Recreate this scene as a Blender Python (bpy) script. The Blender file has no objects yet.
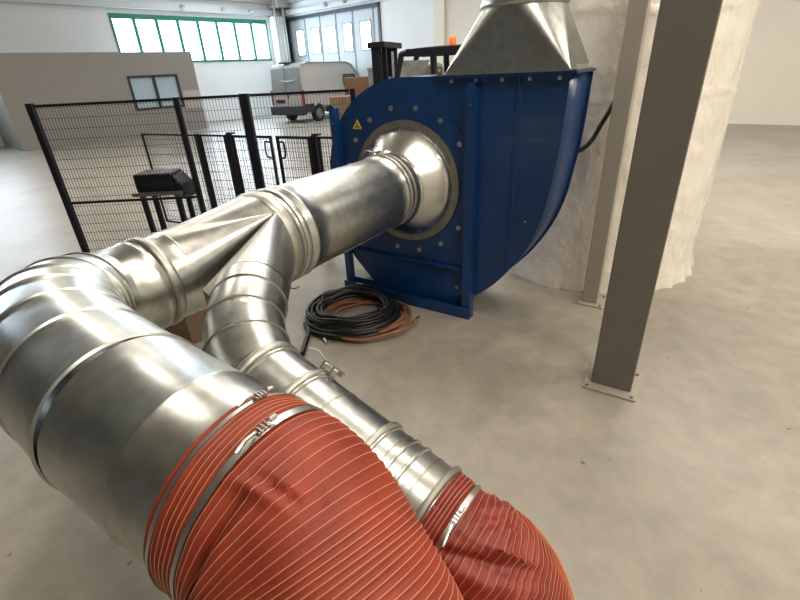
import bpy, math, random
from mathutils import Vector as V, Matrix, noise
random.seed(7)
sc = bpy.context.scene
COL = sc.collection
PI = math.pi
UP = V((0, 0, 1))

# ------------------------------------------------------------------ camera
cam_d = bpy.data.cameras.new('camera'); cam = bpy.data.objects.new('camera', cam_d); COL.objects.link(cam)
cam_d.sensor_width = 36; cam_d.lens = 20.25; cam_d.clip_start = 0.02; cam_d.clip_end = 200
dn = V((45, 880, 450)).normalized(); up_c = -dn
fw = V((0, 0, 1)); fwh = (fw - up_c * fw.dot(up_c)).normalized()
rt = fwh.cross(up_c)
if rt.x < 0: rt = -rt
R = Matrix((rt, fwh, up_c))
M = Matrix((( R[0][0], -R[0][1], -R[0][2], 0), (R[1][0], -R[1][1], -R[1][2], 0), (R[2][0], -R[2][1], -R[2][2], 2.0), (0, 0, 0, 1)))
cam.matrix_world = M
sc.camera = cam

# ------------------------------------------------------------------ materials
MAT = {}
def mat(name, col=(.5, .5, .5), rough=.5, metal=0., bump=0., bscale=20., var=0., vscale=5., aniso=0., spec=.5, coat=0., stretch=None, col2=None, rvar=0., emit=None, es=0., bdist=.01):
    m = bpy.data.materials.new(name); m.use_nodes = True
    nt = m.node_tree; b = nt.nodes['Principled BSDF']; L = nt.links
    b.inputs['Base Color'].default_value = (*col, 1); b.inputs['Roughness'].default_value = rough
    b.inputs['Metallic'].default_value = metal; b.inputs['Anisotropic'].default_value = aniso
    b.inputs['Specular IOR Level'].default_value = spec; b.inputs['Coat Weight'].default_value = coat
    tc = nt.nodes.new('ShaderNodeTexCoord'); mp = nt.nodes.new('ShaderNodeMapping'); L.new(tc.outputs['Object'], mp.inputs[0])
    if stretch: mp.inputs['Scale'].default_value = stretch
    if var > 0 or col2:
        n = nt.nodes.new('ShaderNodeTexNoise'); n.inputs['Scale'].default_value = vscale; n.inputs['Detail'].default_value = 6
        L.new(mp.outputs[0], n.inputs['Vector'])
        r = nt.nodes.new('ShaderNodeValToRGB'); L.new(n.outputs['Fac'], r.inputs[0])
        c2 = col2 if col2 else tuple(c * (1 - var) for c in col)
        r.color_ramp.elements[0].position = .32; r.color_ramp.elements[1].position = .68
        r.color_ramp.elements[0].color = (*c2, 1); r.color_ramp.elements[1].color = (*col, 1)
        L.new(r.outputs[0], b.inputs['Base Color'])
        if rvar:
            mr = nt.nodes.new('ShaderNodeMapRange'); mr.inputs['To Min'].default_value = rough; mr.inputs['To Max'].default_value = rough + rvar
            L.new(n.outputs['Fac'], mr.inputs[0]); L.new(mr.outputs[0], b.inputs['Roughness'])
    if bump > 0:
        n2 = nt.nodes.new('ShaderNodeTexNoise'); n2.inputs['Scale'].default_value = bscale; n2.inputs['Detail'].default_value = 5
        L.new(mp.outputs[0], n2.inputs['Vector'])
        bp = nt.nodes.new('ShaderNodeBump'); bp.inputs['Strength'].default_value = bump; bp.inputs['Distance'].default_value = bdist
        L.new(n2.outputs['Fac'], bp.inputs['Height']); L.new(bp.outputs[0], b.inputs['Normal'])
    if emit: b.inputs['Emission Color'].default_value = (*emit, 1); b.inputs['Emission Strength'].default_value = es
    MAT[name] = m
    return m

mat('galvanised', (.57, .585, .56), .25, 1., bump=.06, bscale=5, var=.20, vscale=22, rvar=.12)
mat('galvanised_seam', (.42, .41, .38), .38, 1., var=.3, vscale=30)
mat('galvanised_band', (.50, .49, .45), .42, 1., var=.25, vscale=25)
mat('spun_steel', (.64, .65, .63), .26, 1., var=.05, vscale=30)
mat('dull_zinc', (.36, .34, .30), .5, .85, var=.25, vscale=20)
mat('bright_steel', (.58, .57, .55), .34, 1.)
mat('blue_paint', (.005, .046, .175), .34, bump=.03, bscale=7, var=.18, vscale=3, coat=.1)
mat('seam_sealer', (.02, .09, .25), .5)
mat('red_fabric', (.32, .046, .022), .55, bump=.35, bscale=60, var=.35, vscale=9, bdist=.004, spec=.35)
mat('red_fabric_dark', (.26, .030, .018), .46, bump=.5, bscale=45, var=.4, vscale=11, bdist=.005, spec=.4)
mat('wire_cord', (.55, .22, .12), .5)
mat('black_paint', (.008, .009, .016), .5, spec=.3)
mat('black_rubber', (.012, .012, .013), .42, var=.3, vscale=20)
mat('brown_rubber', (.30, .115, .05), .5, var=.35, vscale=12)
mat('grey_steel_paint', (.36, .33, .28), .45, var=.08, vscale=6)
mat('steel_paint_shaded', (.17, .155, .135), .5, var=.08, vscale=5)  # near column: shade on its face is put into the colour
mat('film', (.95, .90, .82), .26, bump=.6, bscale=9, var=.08, vscale=3, bdist=.05, stretch=(1, 1, .6), coat=.6)
mat('cardboard', (.26, .175, .115), .8, var=.15, vscale=4)
mat('cardboard_dark', (.17, .10, .06), .8, var=.15, vscale=4)
mat('wall_white', (.78, .79, .79), .8, var=.06, vscale=.6)
mat('wall_cream', (.80, .74, .63), .8, var=.05, vscale=.6)
mat('concrete_panel', (.42, .41, .40), .85, var=.12, vscale=.8)
mat('ceiling_paint', (.48, .45, .40), .9)
mat('green_paint', (.02, .20, .13), .45)
mat('door_white', (.50, .54, .57), .5, var=.05, vscale=1)
mat('door_frame_grey', (.22, .25, .28), .5)
mat('ledge_white', (.6, .62, .63), .6)
mat('dark_metal', (.05, .055, .06), .4, .6)
mat('cabin_panel', (.27, .255, .235), .6, var=.06, vscale=1)
mat('cabin_panel_pale', (.42, .38, .35), .6)
mat('van_silver', (.50, .485, .455), .35, .25, coat=.4)
mat('van_grey', (.26, .27, .28), .4, .2)
mat('van_lower', (.52, .48, .47), .4, .2)
mat('van_plastic', (.03, .032, .035), .6)
mat('glass_dark', (.05, .06, .07), .08)
mat('red_plastic', (.28, .03, .03), .3)
mat('orange_plastic', (.9, .16, .03), .35)
mat('plate_white', (.75, .75, .72), .5)
mat('sticker_yellow', (.85, .62, .05), .5)
mat('sticker_black', (.02, .02, .02), .5)
mat('grey_plastic', (.25, .25, .26), .6, var=.3, vscale=8)
mat('seat_film', (.5, .49, .48), .25, bump=.8, bscale=9, bdist=.05, var=.35, vscale=7)
mat('wood', (.38, .24, .13), .8, var=.3, vscale=5)
mat('tyre', (.015, .015, .016), .8)

def floor_mat():
    m = bpy.data.materials.new('polished_concrete'); m.use_nodes = True; nt = m.node_tree; L = nt.links; N = nt.nodes
    b = N['Principled BSDF']; tc = N.new('ShaderNodeTexCoord')
    def nz(s, d, ro=.6):
        n = N.new('ShaderNodeTexNoise'); n.inputs['Scale'].default_value = s; n.inputs['Detail'].default_value = d; n.inputs['Roughness'].default_value = ro
        L.new(tc.outputs['Object'], n.inputs['Vector']); return n
    n1 = nz(1.1, 8, .62); n2 = nz(6, 6); n3 = nz(45, 3)
    r = N.new('ShaderNodeValToRGB'); L.new(n1.outputs['Fac'], r.inputs[0])
    r.color_ramp.elements[0].position = .33; r.color_ramp.elements[0].color = (.275, .25, .21, 1)
    r.color_ramp.elements[1].position = .68; r.color_ramp.elements[1].color = (.36, .33, .28, 1)
    r2 = N.new('ShaderNodeValToRGB'); L.new(n2.outputs['Fac'], r2.inputs[0])
    r2.color_ramp.elements[0].position = .3; r2.color_ramp.elements[0].color = (.84, .84, .84, 1)
    r2.color_ramp.elements[1].position = .62; r2.color_ramp.elements[1].color = (1.05, 1.04, 1.03, 1)
    mx = N.new('ShaderNodeMix'); mx.data_type = 'RGBA'; mx.blend_type = 'MULTIPLY'; mx.inputs[0].default_value = 1
    L.new(r.outputs[0], mx.inputs[6]); L.new(r2.outputs[0], mx.inputs[7])
    # small dark scuffs
    v = N.new('ShaderNodeTexNoise'); v.inputs['Scale'].default_value = 13; v.inputs['Detail'].default_value = 2; L.new(tc.outputs['Object'], v.inputs['Vector'])
    r3 = N.new('ShaderNodeValToRGB'); L.new(v.outputs['Fac'], r3.inputs[0])
    r3.color_ramp.elements[0].position = .225; r3.color_ramp.elements[0].color = (.45, .42, .4, 1)
    r3.color_ramp.elements[1].position = .262; r3.color_ramp.elements[1].color = (1, 1, 1, 1)
    m2 = N.new('ShaderNodeMix'); m2.data_type = 'RGBA'; m2.blend_type = 'MULTIPLY'; m2.inputs[0].default_value = 1
    L.new(mx.outputs[2], m2.inputs[6]); L.new(r3.outputs[0], m2.inputs[7]); L.new(m2.outputs[2], b.inputs['Base Color'])
    mr = N.new('ShaderNodeMapRange'); mr.inputs['To Min'].default_value = .26; mr.inputs['To Max'].default_value = .5
    L.new(n2.outputs['Fac'], mr.inputs[0]); L.new(mr.outputs[0], b.inputs['Roughness'])
    bp = N.new('ShaderNodeBump'); bp.inputs['Strength'].default_value = .08; bp.inputs['Distance'].default_value = .01
    L.new(n3.outputs['Fac'], bp.inputs['Height']); L.new(bp.outputs[0], b.inputs['Normal'])
    MAT['concrete'] = m
floor_mat()
def glass_mat():
    m = bpy.data.materials.new('window_glass'); m.use_nodes = True; nt = m.node_tree; N = nt.nodes; L = nt.links
    N.remove(N['Principled BSDF']); o = N['Material Output']
    t = N.new('ShaderNodeBsdfTransparent'); g = N.new('ShaderNodeBsdfGlossy'); g.inputs['Roughness'].default_value = .03
    mx = N.new('ShaderNodeMixShader'); mx.inputs[0].default_value = .07; L.new(t.outputs[0], mx.inputs[1]); L.new(g.outputs[0], mx.inputs[2]); L.new(mx.outputs[0], o.inputs[0])
    MAT['glass'] = m
glass_mat()
mat('cabin_glass_sky_tint', (.38, .50, .60), .12)  # pale blue base colour stands in for a bright reflection

# ------------------------------------------------------------------ mesh builder
class MB:
    def __init__(s): s.v = []; s.f = []; s.mi = []; s.cur = 0
    def add(s, vs, fs):
        o = len(s.v); s.v += [V(p) for p in vs]; s.f += [tuple(i + o for i in f) for f in fs]; s.mi += [s.cur] * len(fs); return s
    def box(s, c, hx, hy, hz):
        c = V(c); hx = V(hx); hy = V(hy); hz = V(hz)
        vs = [c + hx * i + hy * j + hz * k for k in (-1, 1) for j in (-1, 1) for i in (-1, 1)]
        return s.add(vs, [(0, 2, 3, 1), (4, 5, 7, 6), (0, 1, 5, 4), (2, 6, 7, 3), (0, 4, 6, 2), (1, 3, 7, 5)])
    def prism(s, poly, ex):
        n = len(poly); poly = [V(p) for p in poly]; ex = V(ex)
        return s.add(poly + [p + ex for p in poly], [tuple(range(n))[::-1], tuple(range(n, 2 * n))] + [(i, (i + 1) % n, (i + 1) % n + n, i + n) for i in range(n)])
    def sweep(s, pts, rad, n=24, caps=True, closed=False, n0=None):
        pts = [V(p) for p in pts]; m = len(pts)
        if not hasattr(rad, '__len__'): rad = [rad] * m
        fr = frames(pts, closed, n0)
        vs = []
        for i in range(m):
            a, b = fr[i]
            for k in range(n):
                t = 2 * PI * k / n; vs.append(pts[i] + (a * math.cos(t) + b * math.sin(t)) * rad[i])
        fs = []
        for i in range(m if closed else m - 1):
            j = (i + 1) % m
            for k in range(n):
                l = (k + 1) % n; fs.append((i * n + k, i * n + l, j * n + l, j * n + k))
        if caps and not closed: fs += [tuple(range(n))[::-1], tuple(range((m - 1) * n, m * n))]
        return s.add(vs, fs)
    def cyl(s, a, b, r, r2=None, n=20, caps=True):
        return s.sweep([a, b], [r, r if r2 is None else r2], n, caps)
    def lathe(s, o, ax, prof, n=64, closed=False):
        """prof = [(distance along ax, radius)]"""
        o = V(o); ax = V(ax).normalized(); e = ax.orthogonal().normalized() if abs(ax.z) > .9 else ax.cross(UP).normalized(); g = e.cross(ax)
        m = len(prof); vs = []
        for (h, r) in prof:
            for k in range(n):
                t = 2 * PI * k / n; vs.append(o + ax * h + (e * math.cos(t) + g * math.sin(t)) * r)
        fs = []
        for i in range(m if closed else m - 1):
            j = (i + 1) % m
            for k in range(n):
                l = (k + 1) % n; fs.append((i * n + k, i * n + l, j * n + l, j * n + k))
        return s.add(vs, fs)
    def build(s, name, m, parent=None, smooth=40, base=None, bevel=0, label=None):
        off = wloc(parent) if parent is not None else (V(base) if base is not None else V((0, 0, 0)))
        me = bpy.data.meshes.new(name); me.from_pydata([p - off for p in s.v], [], s.f)
        for q in (m if isinstance(m, (list, tuple)) else [m]): me.materials.append(MAT[q])
        if len(set(s.mi)) > 1 or s.cur: me.polygons.foreach_set('material_index', s.mi)
        import bmesh
        bm = bmesh.new(); bm.from_mesh(me); bmesh.ops.recalc_face_normals(bm, faces=bm.faces); bm.to_mesh(me); bm.free()
        if smooth:
            me.polygons.foreach_set('use_smooth', [True] * len(me.polygons)); me.set_sharp_from_angle(angle=math.radians(smooth))
        me.update()
        o = bpy.data.objects.new(name, me); COL.objects.link(o)
        if parent is not None: o.parent = parent
        elif base is not None: o.location = off
        if bevel:
            b = o.modifiers.new('bevel', 'BEVEL'); b.width = bevel; b.segments = 2; b.limit_method = 'ANGLE'
        if label: o['label'] = label
        return o
def wloc(o):
    p = V((0, 0, 0))
    while o is not None: p += o.location; o = o.parent
    return p
def frames(pts, closed=False, n0=None):
    m = len(pts); T = []
    for i in range(m):
        if closed: t = pts[(i + 1) % m] - pts[i - 1]
        elif i == 0: t = pts[1] - pts[0]
        elif i == m - 1: t = pts[-1] - pts[-2]
        else: t = (pts[i + 1] - pts[i]).normalized() + (pts[i] - pts[i - 1]).normalized()
        T.append(t.normalized())
    a = V(n0) if n0 is not None else (UP if abs(T[0].z) < .9 else V((1, 0, 0)))
    a = (a - T[0] * a.dot(T[0])).normalized(); out = []
    for i in range(m):
        if i: a = (a - T[i] * a.dot(T[i])).normalized()
        out.append((a.copy(), T[i].cross(a)))
    return out
def catmull(P, k=10, closed=False):
    P = [V(p) for p in P]; n = len(P); out = []
    for i in range(n if closed else n - 1):
        if closed: a, b, c, d = P[i - 1], P[i], P[(i + 1) % n], P[(i + 2) % n]
        else: a, b, c, d = P[max(i - 1, 0)], P[i], P[i + 1], P[min(i + 2, n - 1)]
        for j in range(k):
            t = j / k
            out.append(.5 * ((2 * b) + (c - a) * t + (2 * a - 5 * b + 4 * c - d) * t * t + (3 * b - a - 3 * c + d) * t ** 3))
    if not closed: out.append(P[-1])
    return out
def thing(name, label, cat, loc=(0, 0, 0), group=None):
    o = bpy.data.objects.new(name, None); COL.objects.link(o); o.location = loc; o.empty_display_size = .1
    return tag(o, label, cat, group)
def tag(o, label, cat, group=None):
    o['label'] = label; o['category'] = cat
    if group: o['group'] = group
    return o
def struct(o): o['kind'] = 'structure'; return o
def hbox(x0, x1, y0, y1, z0, z1):
    return ((x0 + x1) / 2, (y0 + y1) / 2, (z0 + z1) / 2), ((x1 - x0) / 2, 0, 0), (0, (y1 - y0) / 2, 0), (0, 0, (z1 - z0) / 2)
def bolt(mb, p, ax, r=.014, h=.012):
    ax = V(ax).normalized(); p = V(p)
    mb.sweep([p, p + ax * h * .35], [r * 1.45, r * 1.45], 16)
    mb.sweep([p + ax * h * .35, p + ax * h * 1.5], [r, r * .9], 6)

# ------------------------------------------------------------------ the hall
CN = V((-5.8, 30, 0)); W1 = V((.743, -.669, 0)).normalized(); W2 = V((-.669, -.743, 0)).normalized()
LA, LB, HT = 34., 36., 7.6
def H(a, b, z=0.): return CN + W1 * a + W2 * b + UP * z
def hb(mb, a0, a1, b0, b1, z0, z1):
    return mb.box(H((a0 + a1) / 2, (b0 + b1) / 2, (z0 + z1) / 2), W1 * (a1 - a0) / 2, W2 * (b1 - b0) / 2, UP * (z1 - z0) / 2)
struct(hb(MB(), -.4, LA + .4, -.4, LB + .4, -.2, 0).build('floor', 'concrete'))
struct(hb(MB(), -.4, LA + .4, -.4, LB + .4, HT, HT + .2).build('ceiling', 'ceiling_paint'))
# window wall (a = 0): two openings
m = MB(); T = -.3

hb(m, T, 0, -.3, LB + .3, 0, 2.8); hb(m, T, 0, -.3, LB + .3, 4.76, HT)
for b0, b1 in ((-.3, 1.16), (9.2, 14.), (24., LB + .3)): hb(m, T, 0, b0, b1, 2.8, 4.76)
struct(m.build('wall_left', 'wall_white', smooth=0))
def window(num, b0, b1, n):
    f = MB(); w = .075
    hb(f, -.16, .03, b0, b1, 4.56, 4.76); hb(f, -.16, .03, b0, b1, 2.8, 2.9)
    hb(f, -.16, .03, b0, b0 + .1, 2.87, 4.56); hb(f, -.16, .03, b1 - .1, b1, 2.87, 4.56)
    st = (b1 - b0) / n
    for k in range(1, n): hb(f, -.14, .02, b0 + k * st - w, b0 + k * st + w, 2.87, 4.56)
    for k in range(1, n): hb(f, .03, .10, b0 + k * st - .14, b0 + k * st + .14, 2.815, 2.86); 
    o = struct(f.build('window_%d' % num, 'green_paint', base=H(0, (b0 + b1) / 2, 2.8), smooth=0))
    g = MB(); hb(g, -.085, -.075, b0 + .05, b1 - .05, 2.85, 4.6); g.build('glass_pane', 'glass', o, smooth=0)
window(1, 1.16, 9.2, 8); window(2, 14., 24., 10)  # second window is invented, to bring side light onto the fan
# door wall (b = 0)
m = MB(); hb(m, -.3, .1, -.3, 0, 0, HT); hb(m, .1, 7.4, -.3, 0, 4.76, HT)
hb(m, 7.4, 10.85, -.3, 0, 0, HT)
struct(m.build('wall_back', 'wall_white', smooth=0))
m = MB(); hb(m, 10.85, LA + .3, -.3, .0, 0, HT); hb(m, 10.7, 11.25, 0, .12, 0, HT)
struct(m.build('wall_back_bay', 'wall_cream', smooth=0))
struct(hb(MB(), LA, LA + .3, -.3, LB + .3, 0, HT).build('wall_right', 'wall_cream', smooth=0))
m = MB(); hb(m, -.3, LA + .3, LB, LB + .3, 0, HT)
struct(m.build('wall_front', 'concrete_panel', smooth=0))
# precast ledge with little round fittings, on both walls
m = MB(); hb(m, .0, .22, 0, LB, 4.95, 5.16); struct(m.build('trim_1', 'ledge_white', smooth=0))
m = MB(); hb(m, .22, LA, .0, .22, 4.95, 5.16); struct(m.build('trim_2', 'ledge_white', smooth=0))
m = MB(); hb(m, 0, .3, .3, LB, 5.5, HT); hb(m, .3, LA, 0, .3, 5.5, HT); struct(m.build('trim_3', 'concrete_panel', smooth=0))
gl = 'round grey fittings in a row on the wall ledge'
for i, (a, b, lb) in enumerate([(.26, 5.9, 'small round grey fitting on the wall ledge, leftmost above the green window'), (.26, 3.8, 'small round grey fitting on the wall ledge above the middle of the green window'),
                  (.26, 2.2, 'small round grey fitting on the wall ledge, nearest the corner above the green window'),
                  (.9, .26, 'small round grey fitting on the ledge at the left end of the folding gate'), (4., .26, 'small round grey fitting on the ledge over the middle of the folding gate'),
                  (5.4, .26, 'small round grey fitting on the ledge over the right half of the folding gate')]):
    p = H(a, b, 5.12); m = MB(); m.lathe(p, (W1 if b > 1 else W2), [(-.05, .001), (-.05, .1), (.06, .1), (.12, .06), (.12, .001)], 16)
    tag(m.build('wall_lamp', 'concrete_panel', base=p), lb, 'wall fitting', gl)
# folding sectional gate
D = MB(); edges = [.14, .55, 1.8, 3.05, 4.3, 5.55, 6.95, 7.36]
panes = [(.99, 1.6), (2.3, 2.9), (3.58, 4.2), (4.83, 5.42), (6.06, 6.74)]
A = .14
for x0, x1 in panes + [(7.36, 7.36)]:
    hb(D, A, x0, -.14, -.06, .02, 4.8); A = x1
for x0, x1 in panes: hb(D, x0, x1, -.14, -.06, .02, 3.0); hb(D, x0, x1, -.14, -.06, 4.18, 4.8)
for x in edges[1:-1]:
    hb(D, x - .012, x + .012, -.06, -.045, .02, 4.7)
for x0, x1 in panes:
    hb(D, x0 - .05, x1 + .05, -.06, -.04, 1.2, 1.23); hb(D, x0 - .05, x1 + .05, -.06, -.04, 2.3, 2.33)
do = struct(D.build('door_1', 'door_white', base=H(3.7, 0, 0), smooth=0))
for x0, x1 in panes:
    g = MB(); hb(g, x0, x1, -.105, -.095, 3.0, 4.18); g.build('glass_pane', 'glass', do, smooth=0)
    g = MB()
    for (a0, a1, z0, z1) in ((x0 - .05, x0, 2.95, 4.23), (x1, x1 + .05, 2.95, 4.23), (x0, x1, 2.95, 3.0), (x0, x1, 4.18, 4.23)): hb(g, a0, a1, -.06, -.03, z0, z1)
    g.build('glazing_bead', 'door_frame_grey', do, smooth=0)
f = MB()
for x in edges[1:-1]: hb(f, x - .03, x + .03, -.055, -.035, .02, 4.8)
f.build('leaf_joints', 'door_frame_grey', do, smooth=0)
f = MB(); hb(f, .0, .5, .0, .06, 0, 4.76); hb(f, 7.36, 7.5, -.02, .06, 0, 4.86); hb(f, .0, 7.5, -.02, .06, 4.7, 4.86)
f.build('door_frame', 'dark_metal', do, smooth=0)
# corner pier, pipes
m = MB(); hb(m, 0, .5, .25, 1.0, 0, 4.9); hb(m, .0, .62, .36, .62, 0, 4.9); struct(m.build('trim_4', 'wall_white', smooth=0))
m = MB(); m.cyl(H(.75, .5, 0), H(.75, .5, HT), .07, n=12); m.cyl(H(.62, .95, 0), H(.62, .95, HT), .05, n=12)
tag(m.build('drain_pipe', 'concrete_panel', base=H(.7, .6, 0)), 'grey vertical drain pipes in the far corner between window and gate', 'pipe')
m = MB()
for b in (3.2, 12.): hb(m, .3, LA, b - .2, b + .2, HT - .55, HT)
hb(m, .0, .9, .0, .9, 5.3, HT); struct(m.build('trim_5', 'concrete_panel', smooth=0))

# office cabin by the window wall
t = thing('office_cabin', 'taupe panel office cabin with a small window at the far left', 'cabin', H(1.5, 10.5))
m = MB(); hb(m, .0, 3., 7.4, 14.5, 0, .62); hb(m, 0, 3., 7.4, 8.45, .62, 3.02); hb(m, 0, 2.92, 8.45, 9.6, .62, 3.02); hb(m, 0, 3., 9.6, 14.5, .62, 3.02)
m = MB()
hb(m, .05, 3., 7.4, 14.5, 0, 1.0); hb(m, .05, 3., 7.4, 14.5, 2.28, 3.12); hb(m, .05, 3., 7.4, 8.25, 1.0, 2.28); hb(m, .05, 3., 10.3, 14.5, 1.0, 2.28)
m.build('wall_panel', 'cabin_panel', t, smooth=0)
hb(MB(), 2.98, 3.02, 7.4, 8.2, .9, 1.62).build('pale_panel', 'cabin_panel_pale', t, smooth=0, label='paler taupe patch')
m = MB()
for b0, b1 in ((8.25, 8.33), (9.22, 9.32), (10.22, 10.3)): hb(m, 2.9, 3.04, b0, b1, 1.0, 2.28)
hb(m, 2.9, 3.04, 8.25, 10.3, 2.2, 2.28); hb(m, 2.9, 3.04, 8.25, 10.3, 1., 1.07)
fo = m.build('window_frame', 'dark_metal', t, smooth=0)
hb(MB(), 2.94, 2.955, 8.3, 10.25, 1.04, 2.24).build('glass_pane', 'cabin_glass_sky_tint', fo, smooth=0)

# ------------------------------------------------------------------ van
VF = V((.57, .82, 0)).normalized(); VR = V((VF.y, -VF.x, 0)); VO = V((-4.72, 23.0, 0))
def P(x, y, z): return VO + VF * x + VR * y + UP * z
t = thing('cargo_van', 'pale silver-grey high-roof cargo van parked at the far end', 'van', VO)
prof = [(0, .42), (0, 1.3), (.05, 2.2), (.16, 2.42), (.5, 2.5), (3.3, 2.5), (3.75, 2.36), (4.35, 1.75), (4.6, 1.48), (5.15, 1.28), (5.32, 1.0), (5.35, .45), (4.95, .40), (4.85, .66), (4.55, .8), (4.25, .66), (4.15, .40), (1.35, .40), (1.25, .66), (.95, .8), (.65, .66), (.55, .42)]
m = MB(); vs = []; n = len(prof)
for (y, k) in ((-1.0, 1), (-.98, 0), (.98, 0), (1.0, 1)): pass
rows = [(-.93, .05), (-1.02, 0.), (1.02, 0.), (.93, .05)]
for y, ins in rows:
    cxp = 2.6; 
    for (x, z) in prof:
        yy = y * (1 - .09 * max(0, z - 1.2) / 1.3)
        vs.append(P(x + (ins if x < cxp else -ins), yy, z - (ins if z > 1 else 0)))
fs = [tuple(range(n))[::-1], tuple(range(3 * n, 4 * n))]
for j in range(3): fs += [(j * n + i, j * n + (i + 1) % n, (j + 1) * n + (i + 1) % n, (j + 1) * n + i) for i in range(n)]
m.add(vs, fs); m.build('body', 'van_silver', t, smooth=35)
def pb(m, x0, x1, y0, y1, z0, z1): return m.box(P((x0 + x1) / 2, (y0 + y1) / 2, (z0 + z1) / 2), VF * (x1 - x0) / 2, VR * (y1 - y0) / 2, UP * (z1 - z0) / 2)
for s in (-1, 1):
    m = MB(); q = [P(-.03, s * .03, .55), P(-.03, s * .95, .55), P(-.03, s * .92, 1.3), P(-.03, s * .03, 1.3)]
    m.prism(q, VF * .05); m.cur = 1
    m.prism([P(-.035, s * .03, 1.3), P(-.035, s * .93, 1.3), P(.01, s * .9, 2.3), P(.01, s * .03, 2.3)], VF * .05)
    dd = m.build('rear_door', ['van_lower', 'van_grey'], t, smooth=0)
    if s > 0: pb(MB(), -.06, -.03, .05, .1, 1.05, 1.3).build('door_handle', 'van_plastic', dd, smooth=0)
m = MB(); pts = [P(-.045, -.35 + .1 * k, 1.83 - .022 * k + .002 * k * k) for k in range(12)]; m.sweep(pts, [.004 + .02 * math.sin(PI * k / 11) for k in range(12)], 6)
m.build('decal', 'plate_white', t, label='white swoosh stripe')
m = MB(); pb(m, -.05, -.02, -.75, -.2, .85, 1.0); m.build('licence_plate', 'dark_metal', t, smooth=0)
pb(MB(), -.22, .1, -1.04, 1.04, .34, .72).build('rear_bumper', 'van_plastic', t, bevel=.03)
pb(MB(), 5.2, 5.5, -.98, .98, .35, .75).build('front_bumper', 'van_plastic', t, bevel=.05)
for s in (-1, 1): pb(MB(), -.05, .06, s * .99 - .07, s * .99 + .05, .75, 1.4).build('tail_light', 'red_plastic', t, bevel=.02)
m = MB(); pb(m, 1.4, 4.1, 1.0, 1.04, .38, .62); pb(m, .1, .6, 1.0, 1.05, .45, .8); m.build('side_skirt', 'van_plastic', t, smooth=0)
m = MB(); m.prism([P(3.0, .945, 1.4), P(4.3, .955, 1.4), P(3.85, .93, 1.95), P(3.0, .93, 1.95)], VR * .03); m.build('side_window', 'glass_dark', t, smooth=0)
m = MB(); m.prism([P(3.82, -.85, 2.24), P(3.82, .85, 2.24), P(4.5, .9, 1.56), P(4.5, -.9, 1.56)], VF * .03 + UP * .03); m.build('windscreen', 'glass_dark', t, smooth=0)
m = MB(); pb(m, .0, .5, -.3, .1, 2.47, 2.55); m.build('roof_vent', 'van_plastic', t, bevel=.02)
m = MB(); pb(m, 3.9, 4.05, 1.0, 1.2, 1.45, 1.75); m.build('wing_mirror', 'van_plastic', t, bevel=.03)
for x in (.95, 4.55):
    for s in (-1, 1):
        m = MB(); c = P(x, s * .88, .36); m.lathe(c, VR * s, [(-.12, .2), (-.12, .33), (-.09, .36), (.09, .36), (.12, .33), (.12, .22)], 32)
        w = m.build('wheel', 'tyre', t)
        m = MB(); m.lathe(c, VR * s, [(.12, .22), (.09, .2), (.1, .08), (.12, .06), (.12, .001)], 24); m.build('hub_cap', 'dull_zinc', w)

# ------------------------------------------------------------------ forklift
FO = V((.62, 8.9, 0)); FF = V((-.93, .36, 0)).normalized(); FS = V((FF.y, -FF.x, 0)) # forward, side
def Q(x, y, z): return FO + FF * x + FS * y + UP * z
def qb(m, x0, x1, y0, y1, z0, z1): return m.box(Q((x0 + x1) / 2, (y0 + y1) / 2, (z0 + z1) / 2), FF * (x1 - x0) / 2, FS * (y1 - y0) / 2, UP * (z1 - z0) / 2)
t = thing('forklift_truck', 'black forklift truck with orange beacon behind the blue fan', 'forklift', FO)
m = MB(); m.prism([Q(x, -.5, z) for x, z in ((.55, .25), (.55, .75), (.2, .85), (-.2, 1.0), (-.75, 1.05), (-1.05, .9), (-1.1, .3), (-.9, .2))], FS * 1.0)
m.build('chassis', 'dark_metal', t, bevel=.03)
m = MB()
for y in (-.42, .42):
    m.sweep(catmull([Q(.55, y, .7), Q(.42, y, 1.5), Q(.28, y, 2.12), Q(.12, y, 2.25), Q(-.9, y, 2.27), Q(-.95, y, 2.2)], 6), .05, 8)
    m.sweep([Q(-.92, y, 2.24), Q(-.98, y, .95)], .035, 8); m.sweep([Q(-.3, y, 2.25), Q(-.35, y, 1.0)], .055, 8)
for k in range(8): qb(m, .1 - k * .145, .14 - k * .145, -.42, .42, 2.22, 2.28)
qb(m, -1.0, .15, -.48, -.38, 2.19, 2.3); qb(m, -1.0, .15, .38, .48, 2.19, 2.3)
m.build('overhead_guard', 'black_paint', t, smooth=40)
m = MB()
for y in (-.36, .36): qb(m, .66, .80, y - .06, y + .06, .1, 2.42); qb(m, .58, .66, y - .035 + .1 * (1 if y < 0 else -1), y + .035 + .1 * (1 if y < 0 else -1), .1, 2.38)
qb(m, .54, .86, -.44, .44, 2.35, 2.44); qb(m, .62, .78, -.3, .3, 1.5, 1.58); qb(m, .62, .78, -.3, .3, .3, .4)
mo = m.build('mast', 'black_paint', t, smooth=0, bevel=.008)
m = MB(); m.cyl(Q(.65, 0, .2), Q(.65, 0, 1.9), .035, n=12); m.cyl(Q(.62, .14, .4), Q(.62, .14, 2.3), .02, n=8); m.build('lift_cylinder', 'bright_steel', mo)
m = MB()
for y in (-.1, .1): qb(m, .82, .84, y - .015, y + .015, .3, 2.3)
m.build('lift_chain', 'dull_zinc', mo, smooth=0)
m = MB(); qb(m, .82, .88, -.42, .42, .3, .38); qb(m, .82, .88, -.42, .42, .62, .7); m.build('fork_carriage', 'dark_metal', t, smooth=0)
for y in (-.25, .25):
    m = MB(); qb(m, .88, .92, y - .05, y + .05, .05, .7); qb(m, .88, 1.6, y - .05, y + .05, .05, .09); m.build('fork', 'dark_metal', t, smooth=0)
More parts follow.
